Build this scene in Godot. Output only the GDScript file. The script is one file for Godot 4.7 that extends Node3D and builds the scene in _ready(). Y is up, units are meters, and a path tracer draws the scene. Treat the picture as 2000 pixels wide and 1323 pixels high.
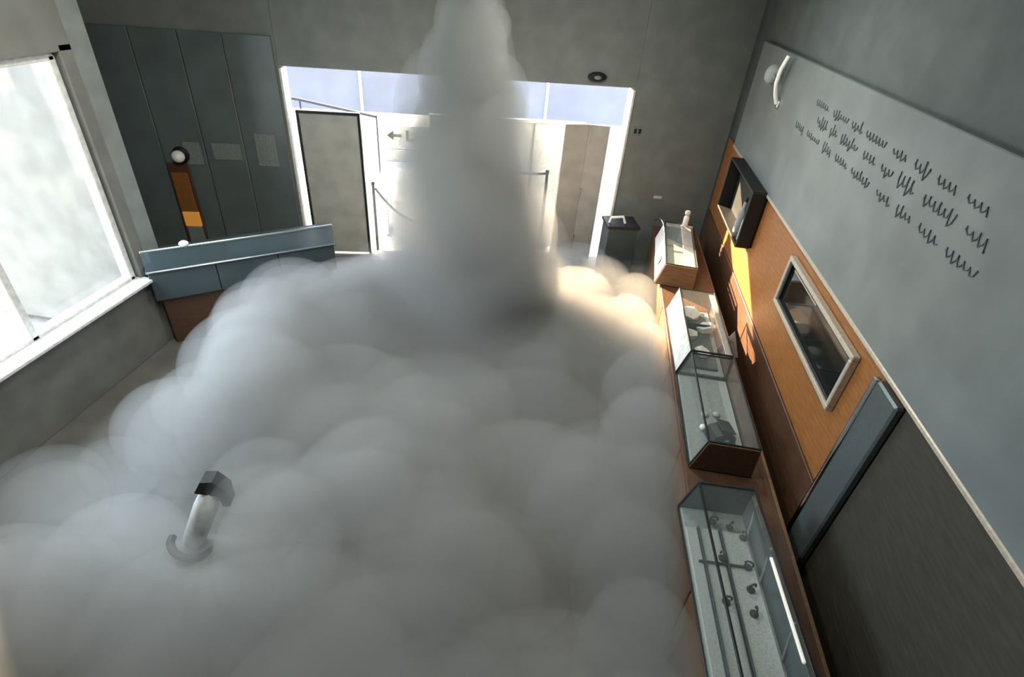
extends Node3D

const TURN := 0.24435          # the doorway wall stands 14 degrees off the counter row
const DOOR := Vector3(-3.07, 0.0, -6.66)
var used := {}
var M := {}

func _ready():
	# ---- camera
	var cam := Camera3D.new()
	cam.name = "camera"
	cam.transform = Transform3D(Basis(Vector3(0.98404552, 0.0704376, -0.1633798), Vector3(-0.15049029, 0.81937149, -0.55315733), Vector3(0.09490568, 0.56891907, 0.81689902)).orthonormalized(), Vector3(0, 3.6, 0))
	cam.fov = 64.42
	cam.near = 0.05
	cam.far = 200.0
	add_child(cam)
	cam.current = true
	# ---- sky and exposure
	var sm := ProceduralSkyMaterial.new()
	sm.sky_top_color = Color(0.83, 0.87, 0.93)
	sm.sky_horizon_color = Color(0.9, 0.94, 1.0)
	sm.ground_horizon_color = Color(0.8, 0.82, 0.84)
	sm.ground_bottom_color = Color(0.6, 0.6, 0.6)
	sm.sky_curve = 0.2
	sm.energy_multiplier = 6.0
	var sky := Sky.new()
	sky.sky_material = sm
	var env := Environment.new()
	env.background_mode = Environment.BG_SKY
	env.sky = sky
	env.tonemap_mode = Environment.TONE_MAPPER_LINEAR
	env.tonemap_exposure = 1.7
	env.sdfgi_enabled = true
	env.ssao_enabled = true
	env.ssil_enabled = true
	env.volumetric_fog_enabled = true
	env.volumetric_fog_density = 0.0
	var we := WorldEnvironment.new()
	we.name = "environment"
	we.environment = env
	add_child(we)
	# ---- sun: low, from beyond the doorway on the left, into the room and onto the counters
	var sun := DirectionalLight3D.new()
	sun.name = "sun"
	sun.light_color = Color(1.0, 0.88, 0.72)
	sun.light_energy = 10.0
	sun.light_angular_distance = 0.6
	sun.shadow_enabled = true
	add_child(sun)
	sun.look_at_from_position(Vector3.ZERO, Vector3(1.0, -0.45, 0.83), Vector3.UP)
	materials()
	shell()
	outside()
	outside_things()
	doorway()
	left_side()
	counter_row()
	right_side()
	fill_ceiling_lights()
	smoke()

# ---------------------------------------------------------------- helpers
func numbered(called: String) -> String:
	var n: int = used.get(called, 0)
	used[called] = n + 1
	return called if n == 0 else "%s_%03d" % [called, n]

func tag(o: Node, label: String, category: String, group := "") -> Node:
	o.set_meta("label", label)
	o.set_meta("category", category)
	if group:
		o.set_meta("group", group)
	return o

func thing(called: String, label: String, category: String, at := Vector3.ZERO, turn := 0.0, group := "") -> Node3D:
	var o := Node3D.new()
	o.name = numbered(called)
	add_child(o, true)
	o.position = at
	o.rotation.y = turn
	tag(o, label, category, group)
	return o

func new_st() -> SurfaceTool:
	var st := SurfaceTool.new()
	st.begin(Mesh.PRIMITIVE_TRIANGLES)
	return st

func obj(called: String, st: SurfaceTool, m: Material, parent: Node = self, label := "") -> MeshInstance3D:
	st.generate_normals()
	var o := MeshInstance3D.new()
	o.mesh = st.commit()
	o.material_override = m
	o.name = numbered(called) if parent == self else called
	parent.add_child(o, true)
	if label:
		o.set_meta("label", label)
	return o

func struct(called: String, st: SurfaceTool, m: Material, parent: Node = self) -> MeshInstance3D:
	var o := obj(called, st, m, parent)
	if parent == self:
		o.set_meta("kind", "structure")
	return o

func tri(st: SurfaceTool, a: Vector3, b: Vector3, c: Vector3, inside: Vector3):
	if (b - a).cross(c - a).dot((a + b + c) / 3.0 - inside) > 0.0:
		var t := b
		b = c
		c = t
	st.add_vertex(a)
	st.add_vertex(b)
	st.add_vertex(c)

func quad(st: SurfaceTool, a: Vector3, b: Vector3, c: Vector3, d: Vector3, inside: Vector3):
	tri(st, a, b, c, inside)
	tri(st, a, c, d, inside)

# a box with chamfered edges; «lean» shears nothing, it is a plain transform
func box(st: SurfaceTool, size: Vector3, at: Vector3, basis := Basis.IDENTITY, c := 0.006):
	st.set_smooth_group(-1)
	var h := size / 2.0
	c = minf(c, minf(h.x, minf(h.y, h.z)) * 0.45)
	var v := func(s: Vector3, axis: int) -> Vector3:
		var p := Vector3(s.x * (h.x - c), s.y * (h.y - c), s.z * (h.z - c))
		p[axis] = s[axis] * h[axis]
		return at + basis * p
	for axis in 3:
		var b := (axis + 1) % 3
		var d := (axis + 2) % 3
		for s in [-1.0, 1.0]:
			var k := []
			for q in [[-1.0, -1.0], [1.0, -1.0], [1.0, 1.0], [-1.0, 1.0]]:
				var sg := Vector3.ZERO
				sg[axis] = s
				sg[b] = q[0]
				sg[d] = q[1]
				k.append(v.call(sg, axis))
			quad(st, k[0], k[1], k[2], k[3], at)
			for t in [-1.0, 1.0]:
				var s0 := Vector3.ZERO
				s0[b] = s
				s0[d] = t
				var s1 := s0
				s0[axis] = -1.0
				s1[axis] = 1.0
				quad(st, v.call(s0, b), v.call(s1, b), v.call(s1, d), v.call(s0, d), at)
	for x in [-1.0, 1.0]:
		for y in [-1.0, 1.0]:
			for z in [-1.0, 1.0]:
				var s := Vector3(x, y, z)
				tri(st, v.call(s, 0), v.call(s, 1), v.call(s, 2), at)

func one_box(called: String, size: Vector3, at: Vector3, m: Material, parent: Node = self, basis := Basis.IDENTITY, c := 0.006) -> MeshInstance3D:
	var st := new_st()
	box(st, size, at, basis, c)
	return obj(called, st, m, parent)

# a solid between two quads (a hexahedron): a0..a3 the bottom, b0..b3 the top
func hexa(st: SurfaceTool, a: Array, b: Array):
	st.set_smooth_group(-1)
	var mid := Vector3.ZERO
	for p in a + b:
		mid += p / 8.0
	quad(st, a[0], a[1], a[2], a[3], mid)
	quad(st, b[0], b[1], b[2], b[3], mid)
	for i in 4:
		var j := (i + 1) % 4
		quad(st, a[i], a[j], b[j], b[i], mid)

func bar(st: SurfaceTool, a: Vector3, b: Vector3, w: float, t: float):
	var d := (b - a).normalized()
	var u := Vector3.UP if absf(d.y) < 0.95 else Vector3.RIGHT
	var x := u.cross(d).normalized()
	box(st, Vector3(w, t, a.distance_to(b)), (a + b) / 2.0, Basis(x, d.cross(x), d), 0.003)

func tube(st: SurfaceTool, pts: Array, r: float, sides := 10, r_end := -1.0):
	st.set_smooth_group(0)
	var rings := []
	var last := Vector3.ZERO
	for i in pts.size():
		var d: Vector3 = (pts[mini(i + 1, pts.size() - 1)] - pts[maxi(i - 1, 0)]).normalized()
		var x := last
		if i == 0:
			x = (Vector3.UP if absf(d.y) < 0.9 else Vector3.RIGHT)
		x = (x - d * x.dot(d)).normalized()
		last = x
		var y := d.cross(x)
		var rr := r if r_end < 0.0 else lerpf(r, r_end, float(i) / (pts.size() - 1))
		var ring := []
		for k in sides:
			var a := TAU * k / sides
			ring.append(pts[i] + (x * cos(a) + y * sin(a)) * rr)
		rings.append(ring)
	for i in pts.size() - 1:
		var mid: Vector3 = (pts[i] + pts[i + 1]) / 2.0
		for k in sides:
			var j := (k + 1) % sides
			quad(st, rings[i][k], rings[i][j], rings[i + 1][j], rings[i + 1][k], mid)
	st.set_smooth_group(-1)
	for e in [0, pts.size() - 1]:
		var inner: Vector3 = pts[1] if e == 0 else pts[e - 1]
		for k in sides:
			tri(st, pts[e], rings[e][k], rings[e][(k + 1) % sides], inner)

# profile: points (radius, height), turned about the y axis of «at»
func lathe(st: SurfaceTool, profile: Array, at := Vector3.ZERO, basis := Basis.IDENTITY, sides := 24):
	st.set_smooth_group(0)
	for i in profile.size() - 1:
		var p: Vector2 = profile[i]
		var q: Vector2 = profile[i + 1]
		for k in sides:
			var a0 := TAU * k / sides
			var a1 := TAU * (k + 1) / sides
			var f := func(r: Vector2, a: float) -> Vector3: return at + basis * Vector3(r.x * cos(a), r.y, r.x * sin(a))
			# the outside of a profile that climbs is away from the axis
			var a: Vector3 = f.call(p, a0)
			var b: Vector3 = f.call(p, a1)
			var c: Vector3 = f.call(q, a1)
			var d: Vector3 = f.call(q, a0)
			if p.x > 0.0001:
				st.add_vertex(a)
				st.add_vertex(b)
				st.add_vertex(c)
			if q.x > 0.0001:
				st.add_vertex(a)
				st.add_vertex(c)
				st.add_vertex(d)

func prism(st: SurfaceTool, poly: Array, depth: float, xf := Transform3D.IDENTITY):
	st.set_smooth_group(-1)
	var pv := PackedVector2Array(poly)
	var idx := Geometry2D.triangulate_polygon(pv)
	var cw := Geometry2D.is_polygon_clockwise(pv)
	for i in range(0, idx.size(), 3):
		var t := [pv[idx[i]], pv[idx[i + 1]], pv[idx[i + 2]]]
		for s in [-0.5, 0.5]:
			var mid := Vector3((t[0].x + t[1].x + t[2].x) / 3.0, (t[0].y + t[1].y + t[2].y) / 3.0, 0.0)
			tri(st, xf * Vector3(t[0].x, t[0].y, s * depth), xf * Vector3(t[1].x, t[1].y, s * depth), xf * Vector3(t[2].x, t[2].y, s * depth), xf * mid)
	for i in pv.size():
		var a := pv[i]
		var b := pv[(i + 1) % pv.size()]
		var n := Vector2(b.y - a.y, a.x - b.x).normalized() * (-1.0 if cw else 1.0)
		var inn := Vector3((a.x + b.x) / 2.0 - n.x, (a.y + b.y) / 2.0 - n.y, 0.0)
		quad(st, xf * Vector3(a.x, a.y, -depth / 2), xf * Vector3(b.x, b.y, -depth / 2), xf * Vector3(b.x, b.y, depth / 2), xf * Vector3(a.x, a.y, depth / 2), xf * inn)

# a point of the doorway wall: s along it, h up, d out of it into the room
func wall_at(s: float, h: float, d := 0.0) -> Vector3:
	return DOOR + Vector3(cos(TURN) * s + sin(TURN) * d, h, -sin(TURN) * s + cos(TURN) * d)

# ---------------------------------------------------------------- materials
func noise_tex(freq: float, low: float, high: float, sd: int, size := 256) -> NoiseTexture2D:
	var n := FastNoiseLite.new()
	n.seed = sd
	n.frequency = freq
	n.fractal_octaves = 4
	var g := Gradient.new()
	g.set_color(0, Color(low, low, low))
	g.set_color(1, Color(high, high, high))
	var t := NoiseTexture2D.new()
	t.width = size
	t.height = size
	t.seamless = true
	t.noise = n
	t.color_ramp = g
	return t

func mat(c: Color, rough := 0.7, metal := 0.0, tex: Texture2D = null, scale := Vector3.ONE) -> StandardMaterial3D:
	var m := StandardMaterial3D.new()
	m.albedo_color = c
	m.roughness = rough
	m.metallic = metal
	if tex:
		m.albedo_texture = tex
		m.uv1_triplanar = true
		m.uv1_world_triplanar = true
		m.uv1_scale = scale
	return m

func glass(c: Color, alpha: float) -> StandardMaterial3D:
	var m := StandardMaterial3D.new()
	m.albedo_color = Color(c.r, c.g, c.b, alpha)
	m.transparency = BaseMaterial3D.TRANSPARENCY_ALPHA
	m.roughness = 0.04
	m.metallic_specular = 0.3
	return m

func materials():
	var fine := noise_tex(0.06, 0.82, 1.0, 3)
	var mottle := noise_tex(0.015, 0.86, 1.0, 8)
	var grain := noise_tex(0.03, 0.74, 1.0, 21)
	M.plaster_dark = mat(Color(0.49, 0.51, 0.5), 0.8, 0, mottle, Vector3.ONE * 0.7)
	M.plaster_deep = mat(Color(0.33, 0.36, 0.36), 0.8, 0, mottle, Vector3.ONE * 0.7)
	M.plaster_grey = mat(Color(0.45, 0.45, 0.43), 0.85, 0, mottle, Vector3.ONE * 0.6)
	M.gloss_panel = mat(Color(0.4, 0.44, 0.44), 0.3, 0, mottle, Vector3.ONE * 0.5)
	M.ceiling = mat(Color(0.5, 0.5, 0.49), 0.9, 0, fine, Vector3.ONE)
	M.floor = mat(Color(0.42, 0.41, 0.39), 0.45, 0, mottle, Vector3.ONE * 0.8)
	M.board = mat(Color(0.46, 0.49, 0.495), 0.4, 0, mottle, Vector3.ONE * 0.5)
	M.wood = mat(Color(0.62, 0.4, 0.2), 0.45, 0, grain, Vector3(7.0, 7.0, 0.6))
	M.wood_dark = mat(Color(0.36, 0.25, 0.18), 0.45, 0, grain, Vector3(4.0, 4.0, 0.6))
	M.wood_shaded = mat(Color(0.26, 0.25, 0.22), 0.5, 0, grain, Vector3(5.0, 5.0, 0.6))  # wood with its shade put into a near-black colour
	M.wood_end = mat(Color(0.5, 0.38, 0.27), 0.5, 0, grain, Vector3(0.6, 5.0, 5.0))
	M.black = mat(Color(0.05, 0.055, 0.055), 0.55, 0, fine, Vector3.ONE * 3)
	M.black_soft = mat(Color(0.09, 0.1, 0.1), 0.75, 0, fine, Vector3.ONE * 5)
	M.frame_dark = mat(Color(0.13, 0.15, 0.15), 0.35, 0.3, fine, Vector3.ONE * 3)
	M.counter_front = mat(Color(0.26, 0.3, 0.31), 0.35, 0, mottle, Vector3.ONE)
	M.white = mat(Color(0.9, 0.9, 0.89), 0.6, 0, fine, Vector3.ONE)
	M.white_gloss = mat(Color(0.92, 0.92, 0.9), 0.25)
	M.paper = mat(Color(0.86, 0.87, 0.86), 0.8, 0, fine, Vector3.ONE * 2)
	M.pale_grey = mat(Color(0.52, 0.55, 0.54), 0.6, 0, fine, Vector3.ONE * 2)
	M.mat_grey = mat(Color(0.52, 0.55, 0.54), 0.7, 0, fine, Vector3.ONE * 2)
	M.linen = mat(Color(0.62, 0.65, 0.64), 0.8, 0, fine, Vector3.ONE * 4)
	M.door_leaf = mat(Color(0.68, 0.685, 0.66), 0.55, 0, mottle, Vector3.ONE * 0.8)
	M.door_warm = mat(Color(0.68, 0.665, 0.64), 0.55, 0, mottle, Vector3.ONE * 0.8)
	M.steel = mat(Color(0.72, 0.74, 0.75), 0.28, 0.85, fine, Vector3(1, 8, 1))
	M.chrome = mat(Color(0.85, 0.86, 0.87), 0.12, 1.0)
	M.pale_frame = mat(Color(0.78, 0.74, 0.68), 0.35, 0.2, fine, Vector3.ONE * 2)
	M.dark_glass = mat(Color(0.07, 0.085, 0.085), 0.06)
	M.stone = mat(Color(0.86, 0.86, 0.84), 0.7, 0, fine, Vector3.ONE * 0.4)
	M.blue_glaze = mat(Color(0.38, 0.4, 0.45), 0.3, 0, mottle, Vector3.ONE * 0.2)
	M.rail_dark = mat(Color(0.1, 0.11, 0.13), 0.8)
	M.ink = mat(Color(0.2, 0.22, 0.21), 0.7)
	M.ink_faint = mat(Color(0.33, 0.36, 0.36), 0.7)
	M.steel_dull = mat(Color(0.42, 0.46, 0.47), 0.35, 0.5, fine, Vector3(1, 8, 1))
	M.rope = mat(Color(0.12, 0.14, 0.13), 0.8, 0, fine, Vector3.ONE * 8)
	M.amber = mat(Color(0.85, 0.55, 0.2), 0.35, 0, grain, Vector3(0.5, 3, 3))
	M.pane = glass(Color(0.8, 0.88, 0.88), 0.025)
	M.pane_smoky = glass(Color(0.35, 0.42, 0.44), 0.3)
	M.pane_blue = glass(Color(0.6, 0.7, 0.95), 0.12)
	for k in M:
		M[k].resource_name = k

# ---------------------------------------------------------------- the room
func shell():
	var fl := wall_at(-3.9, 0, -0.2)
	var fr := wall_at(5.2, 0, -0.2)
	var plan := [Vector2(1.96, 2.1), Vector2(-4.4, 2.1), Vector2(-4.4, -4.4), Vector2(-6.6, -4.4), Vector2(fl.x, fl.z), Vector2(fr.x, fr.z)]
	var lay := Basis(Vector3.RIGHT, Vector3.BACK, Vector3.DOWN)
	var st := new_st()
	prism(st, plan, 0.2, Transform3D(lay, Vector3(0, -0.1, 0)))
	struct("floor", st, M.floor)
	st = new_st()
	prism(st, plan, 0.2, Transform3D(lay, Vector3(0, 4.3, 0)))
	struct("ceiling", st, M.ceiling)
	# doorway wall: left piece, right piece, lintel, all in one turned piece of structure
	var w := new_st()
	var b := Basis(Vector3.UP, TURN)
	box(w, Vector3(3.2, 4.3, 0.2), wall_at(-0.74 - 1.6, 2.15, -0.1), b)
	struct("wall_far", w, M.plaster_dark)
	w = new_st()
	box(w, Vector3(2.2, 4.3, 0.2), wall_at(3.6 + 1.1, 2.15, -0.1), b)
	struct("wall_far", w, M.plaster_dark)
	w = new_st()
	box(w, Vector3(4.34, 1.86, 0.2), wall_at(1.43, 3.37, -0.1), b)
	struct("trim_1", w, M.plaster_dark)
	w = new_st()
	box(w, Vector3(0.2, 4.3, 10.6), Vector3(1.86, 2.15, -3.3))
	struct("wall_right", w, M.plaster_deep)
	w = new_st()
	box(w, Vector3(9.6, 4.3, 0.2), Vector3(-2.2, 2.15, 2.0))
	struct("wall_near", w, M.plaster_grey)
	# left wall with a tall window, and the corner behind it
	w = new_st()
	box(w, Vector3(0.2, 0.78, 6.3), Vector3(-4.3, 0.39, -1.05))
	box(w, Vector3(0.2, 1.5, 6.3), Vector3(-4.3, 3.55, -1.05))
	box(w, Vector3(0.2, 2.1, 3.9), Vector3(-4.3, 1.8, 0.1))
	box(w, Vector3(0.2, 2.1, 0.12), Vector3(-4.3, 1.8, -4.14))
	struct("wall_left", w, M.plaster_grey)
	w = new_st()
	box(w, Vector3(2.4, 4.3, 0.2), Vector3(-5.4, 2.15, -4.3))
	box(w, Vector3(0.2, 4.3, 2.2), Vector3(-6.5, 2.15, -5.3))
	struct("wall_corner", w, M.plaster_dark)
	# window in the left wall
	var win := Node3D.new()
	win.name = "window_1"
	win.set_meta("kind", "structure")
	add_child(win)
	var f := new_st()
	for z in [-4.04, -2.96, -1.89]:
		box(f, Vector3(0.1, 1.97, 0.06), Vector3(-4.3, 1.79, z))
	for y in [0.81, 2.77]:
		box(f, Vector3(0.1, 0.06, 2.2), Vector3(-4.3, y, -2.96))
	obj("window_frame", f, M.white, win)
	for z in [-3.5, -2.42]:
		one_box("pane", Vector3(0.008, 1.92, 1.02), Vector3(-4.3, 1.79, z), M.pane, win, Basis.IDENTITY, 0.001)
	var day := AreaLight3D.new()
	day.name = "window_daylight"
	day.area_size = Vector2(2.0, 1.9)
	day.light_color = Color(0.8, 0.92, 1.0)
	day.light_energy = 4.6
	day.shadow_enabled = true
	win.add_child(day)
	day.position = Vector3(-4.22, 1.79, -2.96)
	day.rotation.y = -PI / 2
	one_box("window_sill", Vector3(0.26, 0.035, 2.3), Vector3(-4.22, 0.79, -2.96), M.white, win)

func outside():
	var st := new_st()
	box(st, Vector3(60, 0.2, 60), Vector3(-2, -0.33, -8), Basis(Vector3.UP, TURN))
	struct("ground", st, M.stone)
	var t := thing("glazed_parapet", "pale blue glazed parapet across the top of the doorway view, beyond the white terrace", "parapet", wall_at(1.3, 0, -8.6), TURN)
	for i in 8:
		one_box("panel", Vector3(2.46, 1.25, 0.06), Vector3(-8.75 + 2.5 * i, 0.68, 0), M.blue_glaze, t)
	one_box("coping", Vector3(20.2, 0.06, 0.12), Vector3(0, 1.335, 0), M.white, t)
	for i in 9:
		one_box("post", Vector3(0.07, 1.3, 0.09), Vector3(-10.0 + 2.5 * i, 0.65, 0.02), M.white, t)

func outside_things():
	var p := thing("sun_block_partition", "white partition added to block low sun, on the terrace right of the smoke column", "partition", wall_at(2.1, -0.23, -0.9), TURN)  # added and sized to keep low sun off the smoke
	for k in 3:
		one_box("panel", Vector3(0.7, 1.92, 0.05), Vector3(-0.735 + 0.735 * k, 1.02, 0), M.white, p)
	for k in 4:
		one_box("upright", Vector3(0.035, 2.0, 0.07), Vector3(-1.1025 + 0.735 * k, 1.0, 0), M.steel, p)
	one_box("cap_rail", Vector3(2.26, 0.04, 0.08), Vector3(0, 2.01, 0), M.white, p)
	var r := thing("terrace_rail", "thin dark handrail slanting across the top of the view behind the left door leaf", "rail")
	var st := new_st()
	tube(st, [Vector3(-8.4, 0.9, -12.0), Vector3(-6.4, 0.9, -11.6), Vector3(-4.4, 0.9, -10.9)], 0.03, 8)
	obj("handrail", st, M.rail_dark, r)
	for q in [Vector3(-8.4, 0, -12.0), Vector3(-6.4, 0, -11.6), Vector3(-4.4, 0, -10.9)]:
		st = new_st()
		tube(st, [q + Vector3.DOWN * 0.23, q + Vector3.UP * 0.9], 0.018, 8)
		obj("rail_post", st, M.rail_dark, r)

# ---------------------------------------------------------------- the doorway
func doorway():
	var b := Basis(Vector3.UP, TURN)
	# white jambs of the opening
	for k in 2:
		var st0 := new_st()
		box(st0, Vector3(0.03, 2.42, 0.24), wall_at([-0.722, 3.582][k], 1.21, -0.1), b)
		struct("trim_%d" % (k + 2), st0, M.white)
	# door leaves
	var d := thing("door_leaf", "plain grey door leaf with a dark edge frame at the left of the doorway", "door", wall_at(-0.25, 0, -0.1), TURN)
	one_box("leaf", Vector3(0.72, 1.88, 0.04), Vector3(0, 0.96, 0), M.door_leaf, d)
	var st := new_st()
	box(st, Vector3(0.03, 1.94, 0.07), Vector3(-0.375, 0.97, 0))
	box(st, Vector3(0.03, 1.94, 0.07), Vector3(0.375, 0.97, 0))
	box(st, Vector3(0.78, 0.035, 0.07), Vector3(0, 1.925, 0))
	obj("edge_frame", st, M.frame_dark, d)
	d = thing("folding_door", "warm grey two-leaf folding door standing at the right of the doorway beside the bright right-hand gap", "door", wall_at(3.1, 0, -0.1), TURN)
	one_box("leaf", Vector3(0.34, 1.94, 0.04), Vector3(-0.165, 0.98, -0.02), M.door_warm, d, Basis(Vector3.UP, 0.18))
	one_box("leaf", Vector3(0.28, 1.94, 0.04), Vector3(0.143, 0.98, -0.02), M.door_warm, d, Basis(Vector3.UP, -0.2))
	for y in [0.3, 1.0, 1.7]:
		st = new_st()
		tube(st, [Vector3(0.0, y, 0.02), Vector3(0.0, y + 0.1, 0.02)], 0.012)
		obj("hinge", st, M.steel, d)
	# rope barrier
	for k in 2:
		var at: Vector3 = [wall_at(0.2, -0.23, -0.32), wall_at(2.68, -0.03, -0.55)][k]
		var s := thing("stanchion", ["slim dark stanchion right of the grey door leaf, rope falling from its top", "slim dark stanchion holding the rope's end in front of the added white partition"][k], "stanchion", at, 0.0, "stanchions of the rope barrier")
		st = new_st()
		tube(st, [Vector3(0, 0.03, 0), Vector3(0, 1.18, 0)], 0.022, 14)
		obj("post", st, M.frame_dark, s)
		st = new_st()
		lathe(st, [Vector2(0.13, 0.0), Vector2(0.135, 0.012), Vector2(0.11, 0.03), Vector2(0.03, 0.045), Vector2(0.0, 0.05)])
		obj("base", st, M.steel, s)
		st = new_st()
		lathe(st, [Vector2(0.026, 1.17), Vector2(0.03, 1.19), Vector2(0.028, 1.215), Vector2(0.0, 1.225)])
		obj("cap", st, M.frame_dark, s)
	rope_between(wall_at(0.225, 0.9, -0.32), wall_at(1.5, 0.9, -0.4), 0.5, "dark rope sagging to the right from the stanchion near the grey door leaf")
	rope_between(wall_at(1.7, 1.28, -0.5), wall_at(2.66, 1.14, -0.55), 0.06, "dark rope seen between the smoke column and the folding door")
	# arrow sign, standing on the terrace
	var sg := thing("arrow_sign", "white standing sign with a dark left-pointing arrow, half hidden by the smoke column", "sign", wall_at(0.6, -0.23, -1.4), TURN)
	one_box("board", Vector3(0.74, 0.32, 0.02), Vector3(0, 1.56, 0), M.paper, sg)
	one_box("lower_board", Vector3(0.74, 0.16, 0.02), Vector3(0, 1.28, 0), M.paper, sg)
	var arrow := [Vector2(-0.3, 0.03), Vector2(-0.2, 0.1), Vector2(-0.2, 0.05), Vector2(-0.08, 0.05), Vector2(-0.08, 0.01), Vector2(-0.2, 0.01), Vector2(-0.2, -0.04)]
	st = new_st()
	prism(st, arrow, 0.006, Transform3D(Basis.IDENTITY, Vector3(0, 1.55, 0.013)))
	obj("arrow", st, M.ink, sg)
	st = new_st()
	prism(st, [Vector2(-0.01, 0.1), Vector2(0.03, 0.1), Vector2(0.03, -0.02), Vector2(0.1, -0.02), Vector2(0.1, -0.055), Vector2(-0.01, -0.055)], 0.006, Transform3D(Basis.IDENTITY, Vector3(0, 1.56, 0.013)))
	obj("letter", st, M.ink, sg)
	for y in [1.38, 1.19]:
		one_box("rail", Vector3(0.74, 0.02, 0.03), Vector3(0, y, 0.0), M.steel, sg)
	for x in [-0.36, 0.36]:
		one_box("leg", Vector3(0.025, 1.72, 0.025), Vector3(x, 0.86, -0.02), M.white, sg)
		one_box("foot", Vector3(0.04, 0.03, 0.4), Vector3(x, 0.015, -0.02), M.steel, sg)
	# fixtures
	var fx := thing("door_sensor", "small dark oval sensor fixed above the right end of the doorway", "sensor", wall_at(3.08, 2.54, 0.0), TURN)
	st = new_st()
	var bb := Basis(Vector3.RIGHT, PI / 2) * Basis.from_scale(Vector3(1.6, 1, 0.8))
	lathe(st, [Vector2(0.075, 0.0), Vector2(0.075, 0.02), Vector2(0.06, 0.045), Vector2(0.0, 0.05)], Vector3.ZERO, bb)
	obj("housing", st, M.black_soft, fx)
	st = new_st()
	lathe(st, [Vector2(0.03, 0.045), Vector2(0.02, 0.06), Vector2(0.0, 0.064)], Vector3.ZERO, bb)
	obj("lens", st, M.mat_grey, fx)
	var sw := thing("wall_switch", "small dark double wall switch to the right of the doorway's white jamb", "switch", wall_at(3.72, 1.93, 0.0), TURN)
	one_box("plate", Vector3(0.13, 0.1, 0.012), Vector3(0, 0, 0.006), M.mat_grey, sw)
	for x in [-0.03, 0.03]:
		one_box("rocker", Vector3(0.035, 0.06, 0.014), Vector3(x, 0, 0.014), M.black, sw)

func rope_between(a: Vector3, b: Vector3, sag: float, label: String):
	var pts := []
	for i in 17:
		var t := i / 16.0
		pts.append(a.lerp(b, t) + Vector3.DOWN * sag * 4.0 * t * (1.0 - t))
	var st := new_st()
	tube(st, pts, 0.018, 10)
	tag(obj("barrier_rope", st, M.rope), label, "rope", "ropes of the barrier")

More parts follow.
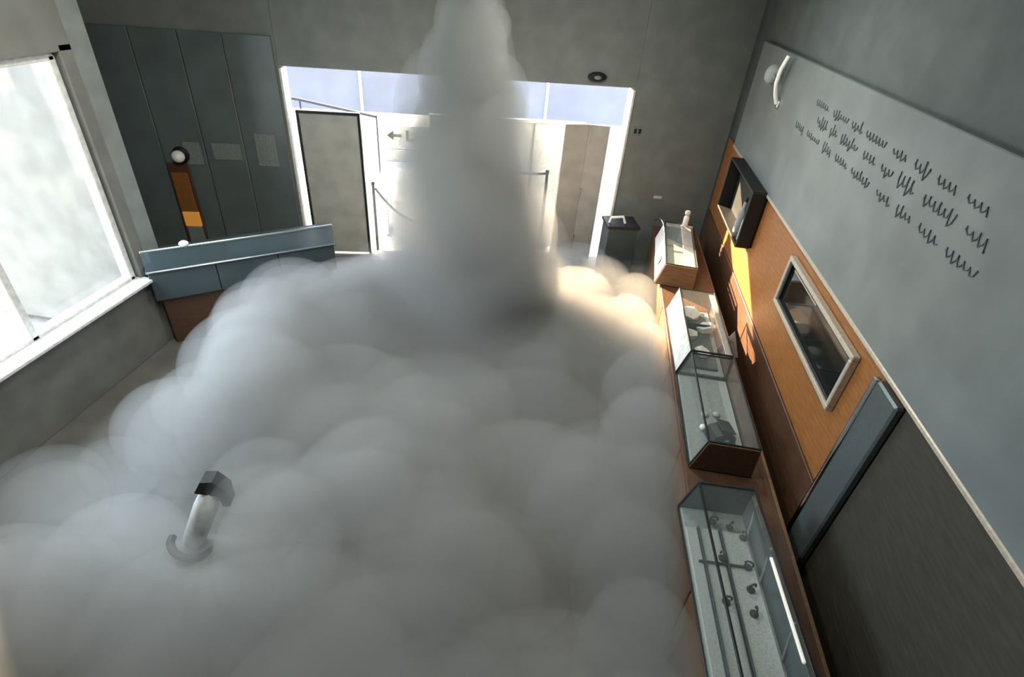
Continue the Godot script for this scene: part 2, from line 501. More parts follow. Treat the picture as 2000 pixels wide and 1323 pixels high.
# ---------------------------------------------------------------- left side
func left_side():
	# tall dark panels on the wall left of the doorway
	var edges := [-0.76, -1.3, -1.78, -2.3, -3.0]
	var said := ["tall dark glossy wall panel right next to the doorway's left edge", "tall dark glossy wall panel, second from the doorway", "dark glossy wall panel between the amber strip and the second panel", "dark glossy wall panel at the far left behind the globe lamp"]
	for i in 4:
		var wdt: float = edges[i] - edges[i + 1] - 0.012
		var c: float = (edges[i] + edges[i + 1]) / 2.0
		var st := new_st()
		box(st, Vector3(wdt, 2.7, 0.03), Vector3.ZERO, Basis.IDENTITY, 0.005)
		var o := obj("wall_panel", st, M.gloss_panel)
		o.position = wall_at(c, 1.4, 0.016 + 0.004 * (i % 2))
		o.rotation.y = TURN
		tag(o, said[i], "wall panel", "dark panels left of the doorway")
	# pale rectangles on the panels
	var sheets := [[-1.03, 1.46, 0.25, 0.4, "pale grey ribbed notice on the dark panel beside the doorway"], [-1.52, 1.42, 0.34, 0.2, "low pale grey notice with thin strips, on the middle dark panel"], [-1.93, 1.38, 0.2, 0.28, "small pale grey two-column notice to the right of the globe lamp"]]
	for s in sheets:
		var n := thing("rectangle", s[4], "rectangle", wall_at(s[0], s[1], 0.04), TURN, "rectangles on the dark panels")
		one_box("sheet", Vector3(s[2], s[3], 0.006), Vector3.ZERO, M.pale_grey, n, Basis.IDENTITY, 0.001)
		for x in [-0.28, 0.05, 0.36]:
			one_box("thin_strip", Vector3(0.012, s[3] * 0.86, 0.006), Vector3(x * s[2], 0, 0.003), M.mat_grey, n, Basis.IDENTITY, 0.001)
	# amber strip
	var a := thing("amber_display", "narrow upright amber-lit wooden niche under the globe lamp", "niche", wall_at(-2.15, 0, 0.045), TURN)
	one_box("back_board", Vector3(0.26, 1.3, 0.03), Vector3(0, 0.6, 0.01), M.wood_dark, a)
	one_box("upper_board", Vector3(0.2, 0.52, 0.03), Vector3(0, 0.88, 0.03), M.wood, a)
	var am := StandardMaterial3D.new()
	am.albedo_color = Color(0.85, 0.6, 0.3)
	am.emission_enabled = true
	am.emission = Color(0.95, 0.62, 0.27)
	am.emission_energy_multiplier = 0.16
	one_box("amber_light", Vector3(0.2, 0.2, 0.05), Vector3(0.01, 0.52, 0.035), am, a)
	var al := AreaLight3D.new()
	al.name = "amber_lamp"
	al.area_size = Vector2(0.18, 0.18)
	al.light_color = Color(1.0, 0.66, 0.3)
	al.light_energy = 0.02
	al.shadow_enabled = true
	a.add_child(al)
	al.position = Vector3(0.01, 0.52, 0.075)
	al.rotation.y = PI
	one_box("grey_base", Vector3(0.19, 0.3, 0.04), Vector3(0.01, 0.26, 0.03), M.mat_grey, a)
	# globe lamp
	var l := thing("globe_lamp", "small white globe wall lamp on a dark round plate above the amber niche", "lamp", wall_at(-2.08, 1.36, 0.04), TURN)
	var st := new_st()
	lathe(st, [Vector2(0.1, 0.0), Vector2(0.1, 0.02), Vector2(0.085, 0.03), Vector2(0.0, 0.03)], Vector3.ZERO, Basis(Vector3.RIGHT, PI / 2))
	obj("back_plate", st, M.black, l)
	st = new_st()
	var prof := []
	for i in 13:
		var t := -PI / 2 + PI * i / 12.0
		prof.append(Vector2(maxf(0.0, 0.075 * cos(t)), 0.09 + 0.075 * sin(t)))
	lathe(st, prof, Vector3.ZERO, Basis(Vector3.RIGHT, PI / 2))
	obj("globe", st, M.white_gloss, l)
	# reception counter
	var c := thing("reception_counter", "long dark reception counter with a glass upstand, smoke rising in front of it", "counter", Vector3(-4.02, 0, -4.14), deg_to_rad(39.74))
	var L0 := -0.12
	var L1 := 1.7
	var mid := (L0 + L1) / 2.0
	var ln := L1 - L0
	one_box("base", Vector3(ln - 0.1, 0.55, 0.5), Vector3(mid, 0.275, -0.3), M.wood_dark, c)
	var nfront := 3
	for i in nfront:
		var w := ln / nfront
		one_box("front_panel", Vector3(w - 0.008, 0.31, 0.04), Vector3(L0 + w * (i + 0.5), 0.71, -0.02), M.counter_front, c)
	one_box("body", Vector3(ln, 0.31, 0.5), Vector3(mid, 0.71, -0.3), M.counter_front, c)
	one_box("worktop", Vector3(ln + 0.02, 0.03, 0.6), Vector3(mid, 0.88, -0.28), M.counter_front, c)
	one_box("glass_upstand", Vector3(ln, 0.2, 0.01), Vector3(mid, 0.995, -0.01), M.pane_smoky, c, Basis.IDENTITY, 0.001)
	one_box("back_screen", Vector3(0.68, 0.2, 0.02), Vector3(0.28, 0.99, -0.06), M.counter_front, c)
	one_box("top_rail", Vector3(ln, 0.022, 0.03), Vector3(mid, 1.1, -0.01), M.steel, c)
	one_box("front_rail", Vector3(ln, 0.016, 0.025), Vector3(mid, 0.885, 0.015), M.steel, c)
	var kn := thing("counter_knob", "small white rounded item lying on the glass edge of the dark reception counter", "ornament", c.transform * Vector3(0.26, 1.111, -0.01))
	st = new_st()
	lathe(st, [Vector2(0.035, 0.0), Vector2(0.045, 0.012), Vector2(0.04, 0.03), Vector2(0.018, 0.045), Vector2(0.0, 0.048)])
	obj("body", st, M.white_gloss, kn)
	# pale thing with a dark head and foot in the smoke, lower left
	var q := thing("bollard_stand", "pale upright stand with a black head and black curved foot, half swallowed by smoke", "stand", Vector3(-2.42, 0, -1.97), 0.3)
	q.rotation.z = -0.42
	q.rotation.x = -0.15
	st = new_st()
	lathe(st, [Vector2(0.06, 0.03), Vector2(0.075, 0.08), Vector2(0.08, 0.4), Vector2(0.06, 0.56), Vector2(0.0, 0.565)])
	obj("shaft", st, M.white, q)
	st = new_st()
	prism(st, [Vector2(-0.09, 0.54), Vector2(-0.08, 0.64), Vector2(-0.01, 0.67), Vector2(0.09, 0.62), Vector2(0.15, 0.5), Vector2(0.11, 0.49), Vector2(0.06, 0.56)], 0.12)
	obj("head", st, M.black, q)
	st = new_st()
	var arc := []
	for i in 13:
		var t := -0.4 + i * 0.3
		arc.append(Vector3(cos(t) * 0.14, 0.03, sin(t) * 0.14))
	tube(st, arc, 0.028, 10)
	obj("foot_ring", st, M.black, q)

# ---------------------------------------------------------------- the row of show cases on the right
func show_case(z_far: float, z_near: float, label: String, near_end: Material, far_end: Material, front: Material, shift := 0.0, turn := 0.0) -> Node3D:
	var len := absf(z_far - z_near)
	var t := thing("show_case", label, "display case", Vector3(1.22 + shift, 0.806, (z_far + z_near) / 2.0), turn, "glass show cases along the right-hand counter")
	var z := len / 2.0
	# cross-section: the customer side leans outward
	var bl := Vector2(-0.22, 0.0)
	var tl := Vector2(-0.15, 0.25)
	var br := Vector2(0.2, 0.0)
	var tr := Vector2(0.19, 0.25)
	one_box("floor_mat", Vector3(0.4, 0.02, len - 0.02), Vector3(-0.01, 0.011, 0), M.mat_grey, t)
	var seg := func(a: Vector2, za: float, b: Vector2, zb: float, w: float):
		var s := new_st()
		bar(s, Vector3(a.x, a.y, za), Vector3(b.x, b.y, zb), w, w)
		obj("frame_bar", s, M.frame_dark, t)
	for p in [bl, tl, br, tr]:
		seg.call(p, -z, p, z, 0.014)
	for e in [-z, z]:
		seg.call(bl, e, tl, e, 0.014)
		seg.call(br, e, tr, e, 0.014)
		seg.call(tl, e, tr, e, 0.014)
		seg.call(bl, e, br, e, 0.014)
	var pane := func(called: String, a: Vector2, b: Vector2, m: Material):
		var s := new_st()
		var n := Vector2(b.y - a.y, a.x - b.x).normalized() * 0.003
		var f := z - 0.008
		hexa(s, [Vector3(a.x + n.x, a.y + n.y, -f), Vector3(a.x - n.x, a.y - n.y, -f), Vector3(a.x - n.x, a.y - n.y, f), Vector3(a.x + n.x, a.y + n.y, f)], [Vector3(b.x + n.x, b.y + n.y, -f), Vector3(b.x - n.x, b.y - n.y, -f), Vector3(b.x - n.x, b.y - n.y, f), Vector3(b.x + n.x, b.y + n.y, f)])
		obj(called, s, m, t)
	pane.call("front_panel" if front != M.pane else "front_pane", bl, tl, front)
	pane.call("back_pane", br, tr, M.pane)
	pane.call("top_pane", tl, tr, M.pane)
	for e in [[near_end, 1.0], [far_end, -1.0]]:
		if e[0]:
			var s := new_st()
			prism(s, [bl, br, tr, tl], 0.012, Transform3D(Basis.IDENTITY, Vector3(0, 0, (z + 0.014) * e[1])))
			obj("end_panel", s, e[0], t)
	return t

# a crumpled sheet: a fan of facets round a raised middle
func crumple(called: String, label: String, at: Vector3, w: float, d: float, h: float, turn: float, sd: int):
	var rng := RandomNumberGenerator.new()
	rng.seed = sd
	var st := new_st()
	st.set_smooth_group(-1)
	var ring := []
	var low := []
	for i in 8:
		var a := TAU * i / 8.0
		var r := rng.randf_range(0.8, 1.1)
		ring.append(Vector3(cos(a) * w * 0.5 * r, h * rng.randf_range(0.3, 0.75), sin(a) * d * 0.5 * r))
		low.append(Vector3(cos(a) * w * 0.42, 0.0, sin(a) * d * 0.42))
	var top := Vector3(rng.randf_range(-0.15, 0.15) * w, h, rng.randf_range(-0.15, 0.15) * d)
	var mid := Vector3(0, h * 0.3, 0)
	for i in 8:
		var j := (i + 1) % 8
		tri(st, top, ring[i], ring[j], mid)
		quad(st, low[i], low[j], ring[j], ring[i], mid)
		tri(st, Vector3.ZERO, low[i], low[j], mid)
	var o := obj(called, st, M.paper)
	o.position = at
	o.rotation.y = turn
	tag(o, label, "paper", "crumpled white pieces in the second show case")

func counter_row():
	var c := thing("long_counter", "long dark wooden counter running down the right side under the glass show cases", "counter", Vector3(1.26, 0, 0))
	one_box("worktop", Vector3(0.58, 0.04, 6.3), Vector3(0.0, 0.775, -4.1), M.wood_dark, c)
	one_box("edge_strip", Vector3(0.025, 0.05, 6.3), Vector3(0.3, 0.77, -4.1), M.wood_end, c)
	for i in 6:
		one_box("cabinet_front", Vector3(0.03, 0.66, 1.03), Vector3(-0.26, 0.42, -6.72 + 1.05 * i), M.wood_end, c)
	one_box("carcass", Vector3(0.46, 0.7, 6.2), Vector3(0.0, 0.4, -4.1), M.wood_dark, c)
	one_box("plinth", Vector3(0.4, 0.08, 6.1), Vector3(0.0, 0.04, -4.1), M.black, c)
	# farthest case: white sides, a grey cloth on top of its inside, a brown end
	var t := show_case(-6.75, -5.5, "farthest show case, white sided with a brown wooden end, next to the doorway", M.wood_end, M.white, M.white, -0.06, -0.06)
	one_box("display_board", Vector3(0.13, 0.015, 1.2), Vector3(0.115, 0.225, 0.0), M.white, t, Basis(Vector3.FORWARD, 0.25), 0.003)
	one_box("display_cloth", Vector3(0.24, 0.03, 1.15), Vector3(-0.04, 0.2, 0.0), M.mat_grey, t)
	one_box("price_card", Vector3(0.006, 0.09, 0.14), Vector3(-0.2, 0.13, 0.28), M.mat_grey, t, Basis(Vector3.FORWARD, 0.27), 0.001)
	var st := new_st()
	var pts := []
	for i in 11:
		var a := i / 10.0
		pts.append(Vector3(-0.15 - 0.13 * (1.0 - a), 0.25 + 0.14 * sin(a * PI), -0.62 + 0.75 * a))
	tube(st, pts, 0.012, 10)
	obj("bent_rail", st, M.chrome, t)
	# second case
	t = show_case(-4.97, -3.88, "second show case from the doorway, white fronted and full of crumpled white pieces", null, null, M.white)
	one_box("pale_back_strip", Vector3(0.05, 0.012, 1.05), Vector3(0.165, 0.235, 0), M.pale_frame, t)  # reflection in the back pane, built as a pale strip
	one_box("inner_tray", Vector3(0.32, 0.02, 0.95), Vector3(-0.02, 0.035, 0), M.counter_front, t)
	one_box("divider", Vector3(0.3, 0.09, 0.008), Vector3(-0.02, 0.09, -0.1), M.frame_dark, t)
	crumple("crumpled_paper", "broad crumpled white piece at the far end of the second show case", Vector3(1.19, 0.855, -4.8), 0.24, 0.22, 0.09, 0.3, 1)
	crumple("crumpled_paper", "crumpled white piece against the front side, midway along the second show case", Vector3(1.15, 0.855, -4.42), 0.14, 0.18, 0.08, 1.1, 2)
	crumple("crumpled_paper", "crumpled white piece against the back side, midway along the second show case", Vector3(1.32, 0.855, -4.56), 0.13, 0.2, 0.1, 2.0, 3)
	crumple("crumpled_paper", "small crumpled white piece nearest the camera in the second show case", Vector3(1.24, 0.855, -4.15), 0.14, 0.16, 0.06, 0.7, 4)
	var card := thing("tent_card", "white folded card standing on the counter behind the second show case", "card", Vector3(1.5, 0.797, -4.3), 0.2)
	for s in [-1.0, 1.0]:
		st = new_st()
		prism(st, [Vector2(-0.09, 0.0), Vector2(0.09, 0.0), Vector2(0.0, 0.26)], 0.004, Transform3D(Basis(Vector3.RIGHT, -0.2 * s), Vector3(0, 0, 0.05 * s)))
		obj("leaf", st, M.paper, card)
	# third case with the black case in it
	t = show_case(-3.84, -2.8, "third show case, grey inside with a black case in it and a dark wooden end", M.wood_dark, null, M.pane)
	one_box("pale_back_strip", Vector3(0.06, 0.012, 1.0), Vector3(0.155, 0.02, 0), M.linen, t)
	var b := thing("black_case", "small black angular case with a flap lying in the third show case", "case", Vector3(1.24, 0.828, -3.1), 0.25)
	st = new_st()
	prism(st, [Vector2(-0.09, 0.0), Vector2(0.1, 0.0), Vector2(0.085, 0.07), Vector2(0.02, 0.11), Vector2(-0.07, 0.085)], 0.14)
	obj("body", st, M.black, b)
	one_box("flap", Vector3(0.12, 0.012, 0.13), Vector3(0.03, 0.112, -0.01), M.black_soft, b, Basis(Vector3.FORWARD, 0.35))
	one_box("clasp", Vector3(0.03, 0.02, 0.012), Vector3(0.02, 0.05, 0.074), M.steel, b)
	var ball := thing("white_ball", "tiny white ball beside the black case in the third show case", "ball", Vector3(1.13, 0.828, -3.17))
	st = new_st()
	lathe(st, round_profile(0.025, 0.025), Vector3.ZERO)
	obj("ball", st, M.white_gloss, ball)
	for k in 2:
		var p := thing("pale_pebble", ["small pale lump behind the black case, on the left", "small pale lump behind the black case, on the right"][k], "ornament", Vector3(1.17 + 0.09 * k, 0.828, -3.34 - 0.02 * k), 0.4 * k, "pale lumps in the third show case")
		st = new_st()
		lathe(st, [Vector2(0.02, 0.0), Vector2(0.03, 0.008), Vector2(0.024, 0.022), Vector2(0.0, 0.028)])
		obj("body", st, M.linen, p)
	# nearest case with trays, wares and a light strip
	t = show_case(-2.42, -1.2, "nearest show case at the bottom right, small dark wares on pale trays inside", M.black, M.black, M.pane, -0.08, 0.05)
	for k in 3:
		one_box("tray", Vector3([0.07, 0.12, 0.15][k], 0.02, 1.0), Vector3([-0.175, -0.07, 0.08][k], 0.035, 0.06), M.linen, t)
	for x in [-0.135, -0.003]:
		one_box("divider", Vector3(0.008, 0.04, 1.0), Vector3(x, 0.045, 0.06), M.black, t)
	one_box("cross_divider", Vector3(0.3, 0.04, 0.008), Vector3(-0.02, 0.045, -0.2), M.black, t)
	for z in [-0.42, -0.12, 0.3]:
		st = new_st()
		bar(st, Vector3(0.16, 0.03, z), Vector3(0.185, 0.235, z - 0.1), 0.012, 0.012)
		obj("brace", st, M.steel, t)
	one_box("inner_back", Vector3(0.01, 0.2, 1.18), Vector3(0.178, 0.125, 0), M.counter_front, t)
	var lm := StandardMaterial3D.new()
	lm.albedo_color = Color(0.9, 0.9, 0.88)
	lm.emission_enabled = true
	lm.emission = Color(1.0, 0.98, 0.94)
	lm.emission_energy_multiplier = 0.22
	one_box("light_strip", Vector3(0.016, 0.016, 0.55), Vector3(0.165, 0.235, 0.12), lm, t)
	var al := AreaLight3D.new()
	al.name = "strip_lamp"
	al.area_size = Vector2(0.016, 0.55)
	al.light_energy = 0.01
	al.shadow_enabled = true
	t.add_child(al)
	al.position = Vector3(0.165, 0.225, 0.12)
	al.rotation.x = -PI / 2
	var where := [[1.1, -2.3, "dark rounded ware at the far left of the nearest show case"], [1.2, -2.28, "dark ring-shaped ware at the far end of the middle tray, nearest show case"], [1.27, -2.22, "dark ware at the far right corner of the nearest show case"], [1.26, -2.02, "dark hooked ware beside the light strip, second from the far end"], [1.25, -1.88, "dark hooked ware beside the light strip, third from the far end"], [1.24, -1.74, "dark ware beside the light strip, near the bottom edge of the picture"], [1.12, -2.05, "flat dark ware alone on the middle tray of the nearest show case"], [1.1, -1.78, "dark ware at the near end of the middle tray"]]
	for k in where.size():
		var w := thing("dark_ware", where[k][2], "ornament", Vector3(where[k][0] - 0.02, 0.852, where[k][1]), k * 0.9, "small dark wares in the nearest show case")
		st = new_st()
		lathe(st, [Vector2(0.022, 0.0), Vector2(0.024, 0.006), Vector2(0.016, 0.016), Vector2(0.0, 0.018)], Vector3.ZERO, Basis.IDENTITY, 12)
		obj("base", st, M.black_soft, w)
		st = new_st()
		var arc := []
		for i in 9:
			var a := -0.5 + i * 0.5
			arc.append(Vector3(cos(a) * 0.022, 0.035 + sin(a) * 0.02, 0))
		tube(st, arc, 0.006, 8)
		obj("hook", st, M.black, w)
	# far end: dark cabinet with a white handle, bottle, white block
	var q := thing("dark_pedestal", "low dark pedestal with a white tray handle at the right edge of the doorway", "pedestal", Vector3(0.52, 0, -7.02), TURN)
	one_box("body", Vector3(0.4, 0.84, 0.34), Vector3(0, 0.42, 0), M.counter_front, q)
	one_box("top", Vector3(0.44, 0.04, 0.38), Vector3(0, 0.86, 0), M.black, q)
	st = new_st()
	tube(st, [Vector3(-0.17, 0.88, 0.05), Vector3(-0.16, 0.95, 0.05), Vector3(0.0, 0.97, 0.06), Vector3(0.04, 0.88, 0.06)], 0.018)
	obj("handle", st, M.white_gloss, q)
	var bo := thing("white_bottle", "small white bottle with a cap at the far corner of the farthest show case", "bottle", Vector3(1.28, 1.066, -6.66))
	st = new_st()
	lathe(st, [Vector2(0.03, 0.0), Vector2(0.034, 0.01), Vector2(0.034, 0.12), Vector2(0.015, 0.15), Vector2(0.0, 0.15)])
	obj("body", st, M.white_gloss, bo)
	st = new_st()
	lathe(st, [Vector2(0.03, 0.15), Vector2(0.035, 0.16), Vector2(0.035, 0.19), Vector2(0.0, 0.195)])
	obj("cap", st, M.white, bo)
	var nt := thing("wall_card", "tiny pale card on the dark wall above the far end of the counter row", "card", wall_at(4.2, 1.05, 0.006), TURN)
	one_box("sheet", Vector3(0.12, 0.04, 0.006), Vector3.ZERO, M.paper, nt, Basis.IDENTITY, 0.001)

func round_profile(r: float, up: float, squash := 1.0) -> Array:
	var prof := []
	for i in 13:
		var t := -PI / 2 + PI * i / 12.0
		prof.append(Vector2(maxf(0.0, r * cos(t)), up + r * squash * sin(t)))
	return prof

# ---------------------------------------------------------------- right wall
func right_side():
	var o := one_box("wood_cladding", Vector3(0.03, 0.96, 5.3), Vector3.ZERO, M.wood)
	o.position = Vector3(1.743, 1.485, -4.98)
	tag(o, "orange-brown wooden cladding in a band under the grey writing board", "cladding")
	o = one_box("shaded_boarding", Vector3(0.036, 0.99, 5.3), Vector3.ZERO, M.wood_dark)  # lower cladding; the shade behind the counter is put into its colour
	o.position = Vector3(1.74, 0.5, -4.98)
	tag(o, "dark brown dado below the orange-brown cladding, behind the counter, shade put into its colour", "boarding")
	o = one_box("shaded_panelling", Vector3(0.036, 1.96, 4.2), Vector3.ZERO, M.wood_shaded)  # wood farther from the sun, its shade put into the colour
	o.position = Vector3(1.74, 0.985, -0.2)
	tag(o, "panelling with shade put into its near-black colour, on the right wall beside the grey steel upright", "panelling")
	var bd := thing("writing_board", "long grey board with faint handwriting, high on the right wall above the wooden cladding", "board", Vector3(1.728, 2.54, -4.1))
	one_box("board_face", Vector3(0.045, 1.14, 6.2), Vector3.ZERO, M.board, bd)
	one_box("lower_trim", Vector3(0.05, 0.03, 6.2), Vector3(-0.004, -0.575, 0), M.pale_frame, bd)
	var rng := RandomNumberGenerator.new()
	rng.seed = 11
	for line in [[-4.95, -2.6, 2.88], [-4.8, -2.5, 2.77], [-5.25, -2.6, 2.645]]:
		var z: float = line[0]
		while z < line[1]:
			var wl := rng.randf_range(0.16, 0.34)
			var pts := []
			var n := int(wl / 0.012)
			var tall := 0.022
			for i in n:
				if i % 3 == 0:
					tall = rng.randf_range(0.012, 0.026) * (1.9 if rng.randf() < 0.25 else 1.0)
				pts.append(Vector3(-0.026, line[2] - 2.54 + sin(i * 1.55) * tall, z + 4.1 + wl * i / n + cos(i * 1.55) * 0.009))
			var st := new_st()
			tube(st, pts, 0.0032, 5)
			obj("handwritten_word", st, M.ink_faint, bd)
			z += wl + rng.randf_range(0.05, 0.1)
	# framed dark glass
	var f := thing("framed_glass", "long dark glass picture in a pale double frame on the wooden cladding", "picture frame", Vector3(1.728, 1.655, -3.53))
	for s in [-1.0, 1.0]:
		one_box("frame_rail", Vector3(0.05, 0.035, 1.4), Vector3(-0.025, s * 0.193, 0), M.pale_frame, f)
		one_box("frame_rail", Vector3(0.05, 0.351, 0.035), Vector3(-0.025, 0, s * 0.6825), M.pale_frame, f)
		one_box("inner_rail", Vector3(0.035, 0.02, 1.32), Vector3(-0.018, s * 0.165, 0), M.black, f)
		one_box("inner_rail", Vector3(0.035, 0.31, 0.02), Vector3(-0.018, 0, s * 0.65), M.black, f)
	one_box("glass", Vector3(0.012, 0.32, 1.3), Vector3(-0.008, 0, 0), M.dark_glass, f, Basis.IDENTITY, 0.001)
	one_box("inner_bead", Vector3(0.012, 0.012, 0.55), Vector3(-0.02, 0.14, -0.3), M.pale_frame, f, Basis.IDENTITY, 0.002)
	# dark wall cabinet
	var cb := thing("shallow_cupboard", "shallow black open wall cabinet at the far end of the wooden cladding", "cabinet", Vector3(1.728, 1.7, -5.95))
	one_box("back", Vector3(0.02, 0.56, 1.2), Vector3(-0.01, 0, 0), M.black, cb)
	for s in [-1.0, 1.0]:
		one_box("side", Vector3(0.14, 0.56, 0.025), Vector3(-0.09, 0, s * 0.6), M.black, cb)
		one_box("shelf", Vector3(0.14, 0.025, 1.2), Vector3(-0.09, s * 0.28, 0), M.black, cb)
	for k in 2:
		var bt := thing("pale_bottle", ["pale slender bottle in the black wall cabinet, nearer the camera", "pale slender bottle in the black wall cabinet, farther from the camera"][k], "bottle", Vector3(1.64, 1.434, -5.5 - 0.22 * k), 0.0, "pale bottles in the black wall cabinet")
		var st := new_st()
		lathe(st, [Vector2(0.038, 0.0), Vector2(0.04, 0.01), Vector2(0.04, 0.2), Vector2(0.016, 0.27), Vector2(0.014, 0.34), Vector2(0.0, 0.34)])
		obj("body", st, M.linen, bt)
		st = new_st()
		lathe(st, [Vector2(0.017, 0.335), Vector2(0.018, 0.345), Vector2(0.018, 0.375), Vector2(0.0, 0.38)])
		obj("stopper", st, M.black, bt)
	# wall lamp at the top of the board
	var wl := thing("wall_lamp", "white curved-arm wall lamp with a pale round shade, near the top of the grey board", "lamp", Vector3(1.7, 2.68, -5.95))
	var st := new_st()
	tube(st, [Vector3(-0.01, 0.0, 0), Vector3(-0.05, 0.08, 0.01), Vector3(-0.08, 0.18, 0.03), Vector3(-0.085, 0.3, 0.06), Vector3(-0.06, 0.42, 0.08)], 0.02, 12)
	obj("arm", st, M.white_gloss, wl)
	st = new_st()
	lathe(st, round_profile(0.075, 0.0, 1.2), Vector3(-0.09, 0.23, -0.14))
	obj("shade", st, M.linen, wl)
	st = new_st()
	lathe(st, [Vector2(0.05, 0.0), Vector2(0.05, 0.01), Vector2(0.04, 0.015), Vector2(0.0, 0.015)], Vector3(0.004, 0, 0), Basis(Vector3.FORWARD, -PI / 2))
	obj("wall_plate", st, M.steel, wl)
	st = new_st()
	tube(st, [Vector3(-0.083, 0.26, 0.045), Vector3(-0.09, 0.24, -0.08)], 0.012, 10)
	obj("joint", st, M.steel, wl)
	# steel pilaster
	var p := thing("steel_upright", "grey steel upright with a bright rounded edge, right of the framed glass", "upright", Vector3(1.727, 0, -2.42))
	one_box("face", Vector3(0.05, 1.93, 0.24), Vector3(-0.025, 0.965, 0.0), M.steel_dull, p, Basis.IDENTITY, 0.012)
	st = new_st()
	tube(st, [Vector3(-0.045, 0.03, -0.125), Vector3(-0.045, 1.93, -0.125)], 0.02, 14)
	obj("edge_tube", st, M.chrome, p)

func fill_ceiling_lights():  # unseen panels, added to fill out the daylight in the room
	for i in 3:
		var at: Vector3 = [Vector3(-1.2, 4.16, -2.2), Vector3(-2.8, 4.16, -3.2), Vector3(0.2, 4.16, -4.6)][i]
		var t := thing("fill_ceiling_light", ["added unseen ceiling light panel nearest the camera", "added unseen ceiling light panel over the left of the room", "added unseen ceiling light panel over the show cases"][i], "ceiling light", at, 0.0, "added ceiling light panels")
		var st := new_st()
		for s in [-1, 1]:
			box(st, Vector3(0.66, 0.06, 0.03), Vector3(0, 0, s * 0.315))
			box(st, Vector3(0.03, 0.06, 0.6), Vector3(s * 0.315, 0, 0))
		obj("frame", st, M.white, t)
		var m := StandardMaterial3D.new()
		m.albedo_color = Color(0.9, 0.9, 0.9)
		m.emission_enabled = true
		m.emission = Color(0.95, 0.97, 1.0)
		m.emission_energy_multiplier = 1.5
		one_box("light_diffuser", Vector3(0.6, 0.02, 0.6), Vector3(0, 0.0, 0), m, t)
		var a := AreaLight3D.new()
		a.name = "lamp"
		a.area_size = Vector2(0.6, 0.6)
		a.light_color = Color(0.97, 0.98, 0.93)
		a.light_energy = 4.0
		a.shadow_enabled = true
		t.add_child(a)
		a.position = Vector3(0, -0.02, 0)
		a.rotation.x = -PI / 2

# ---------------------------------------------------------------- smoke
func fog(parent: Node3D, at: Vector3, size: Vector3, density: float, c := Color(0.97, 0.965, 0.95)) -> FogVolume:
	var m := FogMaterial.new()
	m.albedo = c
	m.density = density
	var f := FogVolume.new()
	f.shape = RenderingServer.FOG_VOLUME_SHAPE_ELLIPSOID
	f.size = size
	f.material = m
	f.name = "smoke_puff"
	parent.add_child(f, true)
	f.position = at
	return f

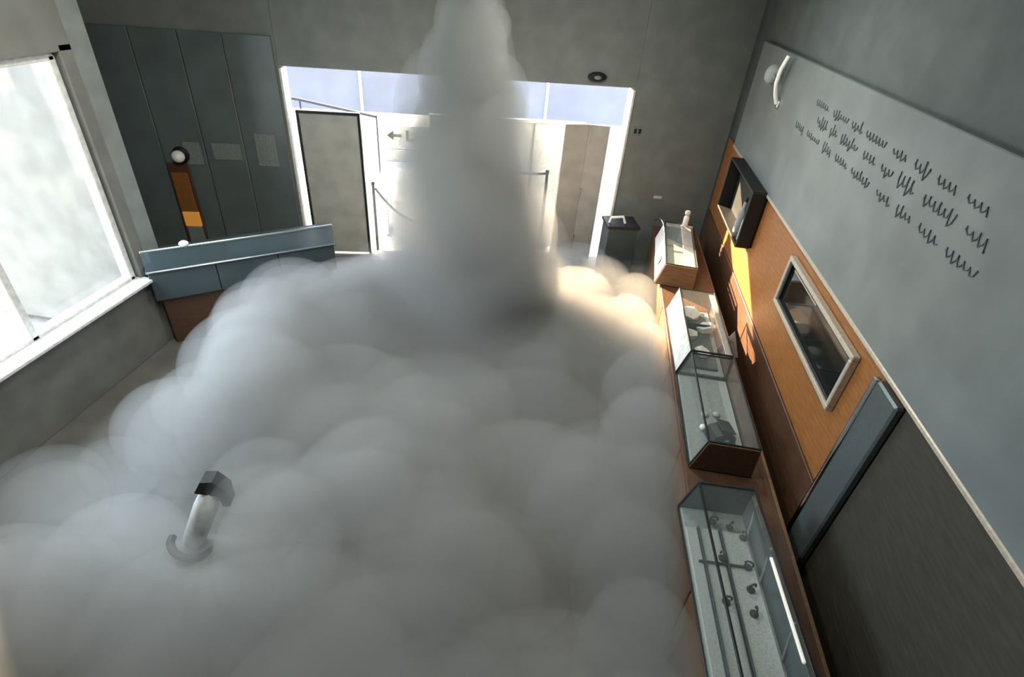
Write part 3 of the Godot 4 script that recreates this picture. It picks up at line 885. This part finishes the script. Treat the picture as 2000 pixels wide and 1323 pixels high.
func smoke():
	var rng := RandomNumberGenerator.new()
	rng.seed = 5
	var col := thing("smoke_column", "dense grey column of smoke pouring straight down in front of the bright doorway", "smoke")
	col.set_meta("kind", "stuff")
	for k in 3:
		var cone := fog(col, Vector3(-1.12 + [0.0, -0.06, 0.05][k], 2.1, -5.0 + [0.0, 0.05, -0.04][k]), Vector3([2.5, 2.15, 1.7][k], 4.19, [2.5, 2.15, 1.7][k]), [0.7, 0.8, 0.9][k])
		cone.shape = RenderingServer.FOG_VOLUME_SHAPE_CONE
	for i in 16:
		var y := 3.75 - i * 0.19
		var r := clampf(0.33 * (4.2 - y), 0.2, 1.0)
		for k in 3:
			var a := rng.randf() * TAU
			var d := sqrt(rng.randf_range(0.25, 1.0)) * 0.62 * r
			var s := rng.randf_range(0.8, 1.3) * r
			fog(col, Vector3(-1.12 + cos(a) * d, y, -5.0 + sin(a) * d), Vector3(s, s * rng.randf_range(1.0, 1.6), s), 0.62 / r)
	var bank := thing("smoke_bank", "thick bank of pale rolling smoke lying over the whole floor and hiding it", "smoke")
	bank.set_meta("kind", "stuff")
	for p in [Vector4(-2.95, 0.72, -4.0, 1.0), Vector4(-2.55, 0.55, -3.35, 1.1), Vector4(-2.4, 0.72, -4.35, 1.0), Vector4(-2.45, 0.5, -3.0, 0.9), Vector4(-1.95, 0.55, -4.2, 1.1), Vector4(-2.7, 0.6, -4.45, 1.1), Vector4(-2.2, 0.5, -4.9, 1.1), Vector4(-2.7, 0.45, -3.6, 1.5), Vector4(-2.95, 0.55, -3.5, 0.7), Vector4(-1.9, 0.45, -2.1, 0.9)]:
		for k in 2:
			fog(bank, Vector3(p.x, p.y, p.z) + Vector3(rng.randf_range(-0.15, 0.15), rng.randf_range(-0.15, 0.1), rng.randf_range(-0.15, 0.15)), Vector3(p.w, p.w * 0.8, p.w) * rng.randf_range(0.75, 1.15), 0.6)
	for p in [Vector3(0.05, 0.45, -5.4), Vector3(0.35, 0.4, -4.9), Vector3(0.3, 0.4, -5.9), Vector3(0.05, 0.35, -6.3), Vector3(-0.1, 0.4, -4.7), Vector3(-0.35, 0.42, -4.35)]:
		fog(bank, p, Vector3(1.0, 0.85, 1.0), 0.7)
	for k in 9:
		fog(bank, Vector3(0.72 + rng.randf_range(-0.08, 0.08), rng.randf_range(0.3, 0.45), -5.6 + k * 0.58), Vector3(0.75, 0.95, 1.1), 0.75)
	# wide flat sheets make the body, smaller soft puffs its uneven top
	for layer in 2:
		for i in (6 if layer == 0 else 11):
			for j in (8 if layer == 0 else 15):
				var step := 0.8 if layer == 0 else 0.46
				var x := -3.7 + (i + 0.5) * step + rng.randf_range(-0.5, 0.5) * step
				var z := -6.4 + (j + 0.5) * step * 1.06 + rng.randf_range(-0.5, 0.5) * step
				if Vector2(x + 2.5, z + 2.0).length() < (0.8 if layer == 0 else 0.42) or x < -2.2 - 0.83 * (z + 5.8) and z < -3.4 or x > (0.4 if layer == 0 else 0.95) or x < -3.0 and z < -3.0 or layer == 1 and x < -3.2 and z < -2.0:
					continue
				var w := rng.randf_range(1.3, 1.8) if layer == 0 else rng.randf_range(0.6, 1.2)
				var f := fog(bank, Vector3(x, 0.25 if layer == 0 else rng.randf_range(0.25, 0.55), z), Vector3(w, rng.randf_range(0.7, 0.95) if layer == 0 else w * rng.randf_range(0.5, 0.9), w * rng.randf_range(0.7, 1.0)), (0.7 if layer == 0 else rng.randf_range(0.35, 0.75) * (0.55 if x > -1.2 else 1.0)) * (0.5 if x > 0.1 and z < -4.2 else 1.0))
				f.rotation = Vector3(rng.randf_range(-0.3, 0.3), rng.randf() * TAU, rng.randf_range(-0.3, 0.3))
